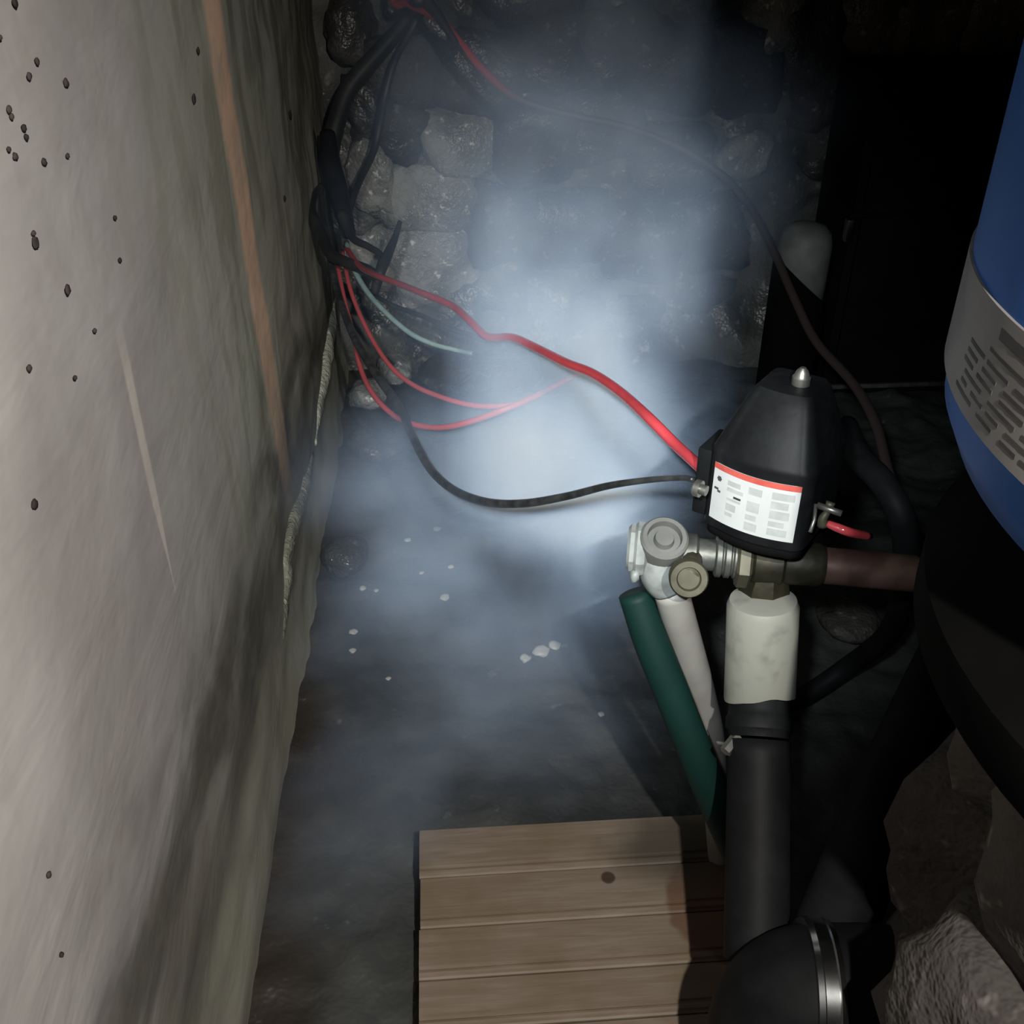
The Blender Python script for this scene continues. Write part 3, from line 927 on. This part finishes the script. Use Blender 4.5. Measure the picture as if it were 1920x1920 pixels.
DL = -(ROT.transposed() @ (Vector((lf.x, lf.y, zLT - 0.004)) - CAM)).z      # depth of the side plate
wire('thick bright red wire kinked midway, running to the label box',
     [(648, 462, 1.50), (672, 497, 1.42), (705, 516, 1.33), (745, 531, 1.26), (790, 549, 1.18), (845, 572, 1.11), (876, 597, 1.06), (905, 626, 1.02), (925, 633, 1.0), (960, 633, .965), (1000, 650, .93),
      (1060, 680, .87), (1110, 700, .83), (1160, 733, .785), (1215, 782, .735), (1265, 832, DL + .035), (1302, 866, DL + .010), (1324, 886, DL)], 0.0041, M_red, segs=14)
wire('black wire sagging in a long curve to the left side of the label box',
     [(612, 440, 1.56), (622, 500, 1.50), (640, 570, 1.44), (668, 640, 1.36), (708, 705, 1.27), (750, 765, 1.19), (772, 815, 1.13), (805, 877, 1.05), (850, 918, .98), (910, 941, .92), (980, 944, .865), (1060, 931, .81), (1140, 911, .755), (1215, 900, .71), (1275, 896, .675), (1300, 899, .664)],
     [0.0052, 0.0054, 0.0056, 0.0056, 0.0056, 0.0048, 0.0044, 0.0042, 0.0040, 0.0036, 0.0030, 0.0024, 0.0020, 0.0020], M_bwire, segs=12)
wire('upper thin red wire fading into the smoke beside the rubble',
     [(642, 470, 1.52), (654, 532, 1.45), (672, 583, 1.40), (700, 640, 1.34), (735, 690, 1.28), (775, 722, 1.23), (820, 742, 1.19), (870, 757, 1.16), (920, 762, 1.14), (990, 756, 1.13)], 0.0031, M_pink)
wire('lower thin red wire looping below the others into the smoke',
     [(630, 480, 1.54), (645, 560, 1.46), (662, 625, 1.40), (676, 690, 1.34), (700, 740, 1.28), (740, 780, 1.22), (785, 798, 1.16), (835, 801, 1.12), (890, 788, 1.09), (950, 766, 1.07), (1010, 740, 1.10), (1060, 714, 1.17), (1105, 692, 1.25)], 0.0034, M_pink)
wire('pale green wire curving between the thick and thin red wires',
     [(650, 455, 1.50), (662, 500, 1.45), (685, 542, 1.40), (720, 583, 1.35), (768, 624, 1.30), (812, 645, 1.27), (850, 655, 1.25), (886, 663, 1.24)], [0.0040, 0.0040, 0.0036, 0.0034, 0.0030, 0.0028], M_teal)
wire('thin black strand for the shadow line just under the kink of the thick red wire',
     [(690, 545, 1.5), (735, 572, 1.47), (790, 592, 1.43), (840, 615, 1.40), (880, 628, 1.38), (915, 641, 1.37)], 0.0036, M_bwire)  # black strand modelled in place of the red wire's shadow
wire('short dark strand above the fading red wire',
     [(850, 728, 1.42), (880, 708, 1.40), (908, 693, 1.39), (940, 684, 1.38)], [0.003, 0.0045, 0.004, 0.002], M_bwire)  # short dark strand, tapered at both ends
wire('thick black cable dropping from the top down the wall corner',
     [(800, -40, 1.62), (775, 15, 1.60), (742, 62, 1.60), (700, 110, 1.60), (655, 165, 1.60), (632, 225, 1.60), (618, 290, 1.60), (622, 340, 1.58), (640, 395, 1.55), (652, 440, 1.52)],
     [0.0085, 0.0090, 0.0100, 0.0130, 0.0150, 0.0150, 0.0160, 0.0150, 0.0120, 0.009], M_bcab, 'cable', 'cable', 12)
wire('slim black cable hanging right of the thick cable at the top',
     [(795, -20, 1.58), (782, 35, 1.58), (755, 85, 1.60), (738, 120, 1.62), (722, 180, 1.64), (712, 235, 1.64), (700, 285, 1.64), (672, 345, 1.60), (655, 400, 1.56), (650, 440, 1.53)],
     [0.0065, 0.006, 0.0055, 0.006, 0.007, 0.006, 0.005, 0.005], M_bcab, 'cable', 'cable')
wire('thin dark cable lying against the pale wall left of the bundle',
     [(566, -20, 1.62), (567, 60, 1.62), (570, 150, 1.62), (578, 215, 1.62), (592, 280, 1.61), (602, 340, 1.60), (606, 400, 1.58), (616, 450, 1.55)], 0.0045, M_bcab, 'cable', 'cable')
wire('black cable loop curling against the wall at the bundle',
     [(602, 348, 1.58), (589, 368, 1.56), (583, 395, 1.54), (592, 418, 1.53), (606, 448, 1.51), (622, 478, 1.48), (650, 492, 1.45), (685, 506, 1.42), (708, 520, 1.40)],
     [0.005, 0.006, 0.0085, 0.010, 0.010, 0.009, 0.008, 0.009, 0.008], M_bcab, 'cable', 'cable', 12)
wire('black cable curving from the bundle knot to the tie strap',
     [(640, 400, 1.52), (660, 445, 1.50), (690, 462, 1.47), (715, 480, 1.45), (712, 505, 1.42)], [0.009, 0.006, 0.005, 0.005, 0.006], M_bcab, 'cable', 'cable')
wire('black tie strap sticking up beside the rough rock',
     [(750, 416, 1.44), (741, 445, 1.43), (726, 480, 1.41), (712, 513, 1.39), (702, 550, 1.40)], [0.0035, 0.0050, 0.0075, 0.0080, 0.0065], M_bcab, 'strap', 'tie_strap', 8)
wire('black bundle sleeve binding the cables on the wall corner',
     [(614, 250, 1.565), (618, 300, 1.555), (632, 350, 1.545), (645, 400, 1.53), (656, 440, 1.515)], [0.012, 0.016, 0.016, 0.013, 0.009], M_brub, 'sleeve', 'cable_sleeve', 12)
wire('red insulated cable sweeping from the top towards the right behind smoke',
     [(735, -30, 1.50), (765, 5, 1.48), (800, 22, 1.46), (832, 44, 1.45), (862, 80, 1.44), (905, 130, 1.43), (960, 178, 1.42), (1020, 203, 1.42), (1090, 220, 1.42), (1180, 240, 1.43), (1270, 275, 1.44), (1350, 325, 1.44), (1405, 385, 1.42), (1450, 470, 1.36), (1490, 560, 1.30), (1530, 640, 1.24), (1600, 720, 1.15), (1640, 790, 1.08), (1662, 870, 1.03), (1680, 930, 1.0)],
     [0.0055, 0.0062, 0.0062, 0.0058, 0.0055, 0.0055, 0.0055, 0.0055, 0.0055, 0.005], M_red_dull, 'cable', 'cable')
wire('black cable end crossing the red cable at the top edge',
     [(775, -40, 1.44), (800, 0, 1.44), (825, 34, 1.44), (850, 72, 1.44), (890, 120, 1.435), (930, 155, 1.43)], [0.010, 0.0095, 0.0085, 0.006, 0.005, 0.004], M_bcab, 'cable', 'cable')

# ------------------------------------------------------------------ capped standpipe and black box at the back
pb = at(1508, 470, 1.52)
sp = empty('standpipe', (pb.x, pb.y, 0))
tag(sp, 'black standpipe with pale grey rounded cap behind the smoke', 'pipe')
zcap = at(1508, 408, 1.52).z
cr = 0.040
link('cap', lathe((pb.x, pb.y, 0), (0, 0, 1), [(zcap - 0.16, cr), (zcap - 0.03, cr), (zcap - 0.015, cr - 0.004), (zcap - 0.004, cr - 0.014), (zcap, cr - 0.03)], 36), M_capg, sp)
me = tube_mesh([Vector((pb.x, pb.y, -0.03)), Vector((pb.x, pb.y, zcap - 0.085))], cr + 0.004, 36)
for v in me.vertices:
    if v.co.z > 0.1: v.co.z += -(v.co - pb).dot(rgt) * 0.85
auto(link('sleeve', me, M_ped, sp))

bl, br_ = on_z(1540, 730), on_z(1900, 745)
bu = Vector((1, 0, 0)); bv = Vector((0, 1, 0))
zt_ = 0.55
bx = empty('equipment_box', (bl.x + 0.19, bl.y + 0.085, 0))
tag(bx, 'black steel box standing in shadow left of the blue tank', 'box')
cx = Vector((bl.x + 0.19, bl.y + 0.085, 0))
rr = ray(1645, 132)
zt_ = (CAM + rr * ((bl.y) / rr.y)).z
auto(link('body', box_mesh(cx, bu, bv, 0.19, 0.085, -0.012, zt_, 0.006), M_bbox, bx))
auto(link('door', box_mesh(cx - bv * 0.087, bu, bv, 0.175, 0.005, 0.03, zt_ - 0.02, 0.003), M_bbox, bx))
auto(link('kick_strip', box_mesh(cx - bv * 0.086, bu, bv, 0.19, 0.005, 0.002, 0.010, 0.001), M_screw, bx))
lq = on_y(1592, 430, bl.y - 0.012)
auto(link('latch', box_mesh(lq, bu, bv, 0.007, 0.008, lq.z - 0.020, lq.z + 0.018, 0.003), M_steel, bx))
auto(link('latch_bar', tube_mesh([lq + Vector((0.0, 0.004, 0.022)), lq + Vector((0.13, 0.004, 0.024))], 0.005, 10), M_bplast, bx))

# ------------------------------------------------------------------ loose stones and grit on the floor
rocks = [(650, 1042, 46, 30, 34, M_wet, 'rounded wet dark stone against the foot of the wall'),
         (690, 740, 40, 30, 30, M_stone, 'small pale stone below the wires near the wall corner'),
         (740, 690, 34, 30, 26, M_stone, 'pale stone between the two thin red wires'),
         (800, 640, 70, 40, 30, M_stone, 'flat grey stone below the pale green wire'),
         (860, 700, 80, 50, 34, M_stone_d, 'dark stone under the thin red wire at the back'),
         (700, 830, 50, 40, 26, M_stone_d, 'brown-grey stone left of the sagging black wire'),
         (1590, 1160, 60, 44, 22, M_stone_d, 'low dark stone on the floor below the copper stub'),
         (960, 690, 70, 50, 30, M_stone_d, 'dark stone behind the smoke at the foot of the back wall')]
for i, (px, py, a, b, c, m, lb) in enumerate(rocks):
    p = on_z(px, py, 0.01)
    k = (p - CAM).length / F
    o = link('stone', rock_mesh(p, (a * k, b * k * 1.6, c * k), (0, 0, random.uniform(-.4, .4)), i + 20.5, 0.2, 3, 0.2), m, loc=p)
    tag(o, lb, 'stone')
chips = [(661, 1172, 8, 'white chip in the middle of the floor left of the green pipe'), (660, 1208, 7, 'lower of two white chips near the wall'), (834, 1113, 10, 'triangular white chip on the dark floor'),
         (763, 996, 7, 'bright chip above the triangular white chip'), (845, 1050, 6, 'small chip right of the bright chip'), (818, 972, 8, 'pale chip below the sagging black wire'),
         (985, 1218, 11, 'left chip of the pale cluster on the floor'), (1015, 1205, 16, 'largest chip of the pale cluster on the floor'), (1040, 1195, 12, 'right chip of the pale cluster on the floor'),
         (727, 1262, 5, 'tiny dim chip below the wall chips'), (1128, 1327, 6, 'tiny chip on the dark floor left of the green pipe'), (790, 1068, 5, 'tiny chip just above the triangular white chip'),
         (680, 1098, 7, 'dim grit below the rounded wet stone'), (705, 1100, 5, 'dim grit right of the other grit below the wet stone')]
for i, (px, py, s, lb) in enumerate(chips):
    p = on_z(px, py, 0.0)
    p.z = floor_h(p.x, p.y) + 0.001
    k = (p - CAM).length / F * s
    o = link('stone_chip', rock_mesh(p, (k, k * 1.1, k * 0.45), (0, 0, random.uniform(-1, 1)), i + 70.5, 0.35, 2, 0.3), M_chip, loc=p)
    tag(o, lb, 'chip')

# ------------------------------------------------------------------ smoke
def smoke():
    blobs = [  # px, py, depth, radius x, y(depth), z, strength
        (1100, 740, 1.00, 0.150, 0.11, 0.150, 6.6),
        (1050, 570, 1.10, 0.240, 0.14, 0.200, 3.0),
        (1075, 880, 0.96, 0.140, 0.10, 0.120, 4.2),
        (1125, 1010, 0.90, 0.070, 0.07, 0.110, 3.2),
        (1040, 380, 1.18, 0.290, 0.18, 0.250, 1.4),
        (1130, 110, 1.28, 0.400, 0.20, 0.300, 1.5),
        (890, 880, 1.13, 0.250, 0.16, 0.140, 3.2),
        (900, 1170, 1.05, 0.220, 0.15, 0.120, 2.2),
        (980, 1370, 1.00, 0.190, 0.13, 0.090, 1.2),
        (700, 1480, 0.93, 0.090, 0.07, 0.070, 1.8),
        (640, 1630, 0.88, 0.060, 0.06, 0.055, 1.6),
        (1290, 470, 1.20, 0.140, 0.14, 0.220, 1.3),
    ]
    lo = Vector((9, 9, 9)); hi = -lo
    m = bpy.data.materials.new('white_smoke')
    m.use_nodes = True
    nt = m.node_tree
    nt.nodes.clear()
    g = NG(nt)
    out = g.n('ShaderNodeOutputMaterial')
    at_ = g.n('ShaderNodeAttribute', attribute_name='density')
    vs = g.n('ShaderNodeVolumeScatter')
    vs.inputs['Color'].default_value = (0.54, 0.72, 1.0, 1)
    vs.inputs['Anisotropy'].default_value = -0.4
    g.l(at_.outputs['Fac'], vs.inputs['Density'])
    g.l(vs.outputs[0], out.inputs['Volume'])
    # the density grid
    nt = bpy.data.node_groups.new('smoke_density', 'GeometryNodeTree')
    nt.interface.new_socket('Geometry', in_out='INPUT', socket_type='NodeSocketGeometry')
    nt.interface.new_socket('Geometry', in_out='OUTPUT', socket_type='NodeSocketGeometry')
    nt.is_modifier = True
    g = NG(nt)
    p = g.n('GeometryNodeInputPosition').outputs[0]
    warp = g.n('ShaderNodeTexNoise'); g.l(p, warp.inputs['Vector']); warp.inputs['Scale'].default_value = 5.0; warp.inputs['Detail'].default_value = 3
    sub = g.n('ShaderNodeVectorMath', operation='SUBTRACT'); g.l(warp.outputs['Color'], sub.inputs[0]); sub.inputs[1].default_value = (0.5, 0.5, 0.5)
    mad = g.n('ShaderNodeVectorMath', operation='MULTIPLY_ADD'); g.l(sub.outputs[0], mad.inputs[0]); mad.inputs[1].default_value = (0.22, 0.22, 0.22); g.l(p, mad.inputs[2])
    q = mad.outputs[0]
    tot = None
    for (px, py, d, rx, ry, rz, s) in blobs:
        c = at(px, py, d)
        for k in range(3):
            e = (rx, ry, rz)[k] * 1.08 + 0.03
            lo[k] = min(lo[k], c[k] - e); hi[k] = max(hi[k], c[k] + e)
        v1 = g.n('ShaderNodeVectorMath', operation='SUBTRACT'); g.l(q, v1.inputs[0]); v1.inputs[1].default_value = tuple(c)
        v2 = g.n('ShaderNodeVectorMath', operation='DIVIDE'); g.l(v1.outputs[0], v2.inputs[0]); v2.inputs[1].default_value = (rx, ry, rz)
        v3 = g.n('ShaderNodeVectorMath', operation='LENGTH'); g.l(v2.outputs[0], v3.inputs[0])
        f = g.ramp(v3.outputs['Value'], 0.0, 1.0, s, 0.0)
        tot = f if tot is None else g.math('ADD', tot, f)
    nz = g.noise(q, 9.0, 4, 0.55, 0.0)
    dens = g.math('MULTIPLY', tot, g.ramp(nz, 0.30, 0.72, 0.25, 1.7))
    lo.x = max(lo.x, WX + 0.02); lo.z = max(lo.z, 0.005); hi.y = min(hi.y, YB - 0.02)
    vc = g.n('GeometryNodeVolumeCube')
    g.l(dens, vc.inputs['Density'])
    vc.inputs['Min'].default_value = tuple(lo)
    vc.inputs['Max'].default_value = tuple(hi)
    for k, ax_ in enumerate('XYZ'):
        vc.inputs['Resolution ' + ax_].default_value = max(8, int((hi[k] - lo[k]) / 0.017))
    sm = g.n('GeometryNodeSetMaterial'); sm.inputs['Material'].default_value = m
    g.l(vc.outputs[0], sm.inputs['Geometry'])
    go = g.n('NodeGroupOutput')
    g.l(sm.outputs[0], go.inputs[0])
    bm = bmesh.new(); bmesh.ops.create_cube(bm, size=0.02)
    o = link('smoke', from_bm(bm), m, smooth=False)
    md = o.modifiers.new('smoke', 'NODES'); md.node_group = nt
    tag(o, 'bluish white smoke billowing behind the thick red wire', 'smoke', None, 'stuff')


smoke()
scene.cycles.volume_step_rate = 3.0
scene.cycles.volume_max_steps = 128
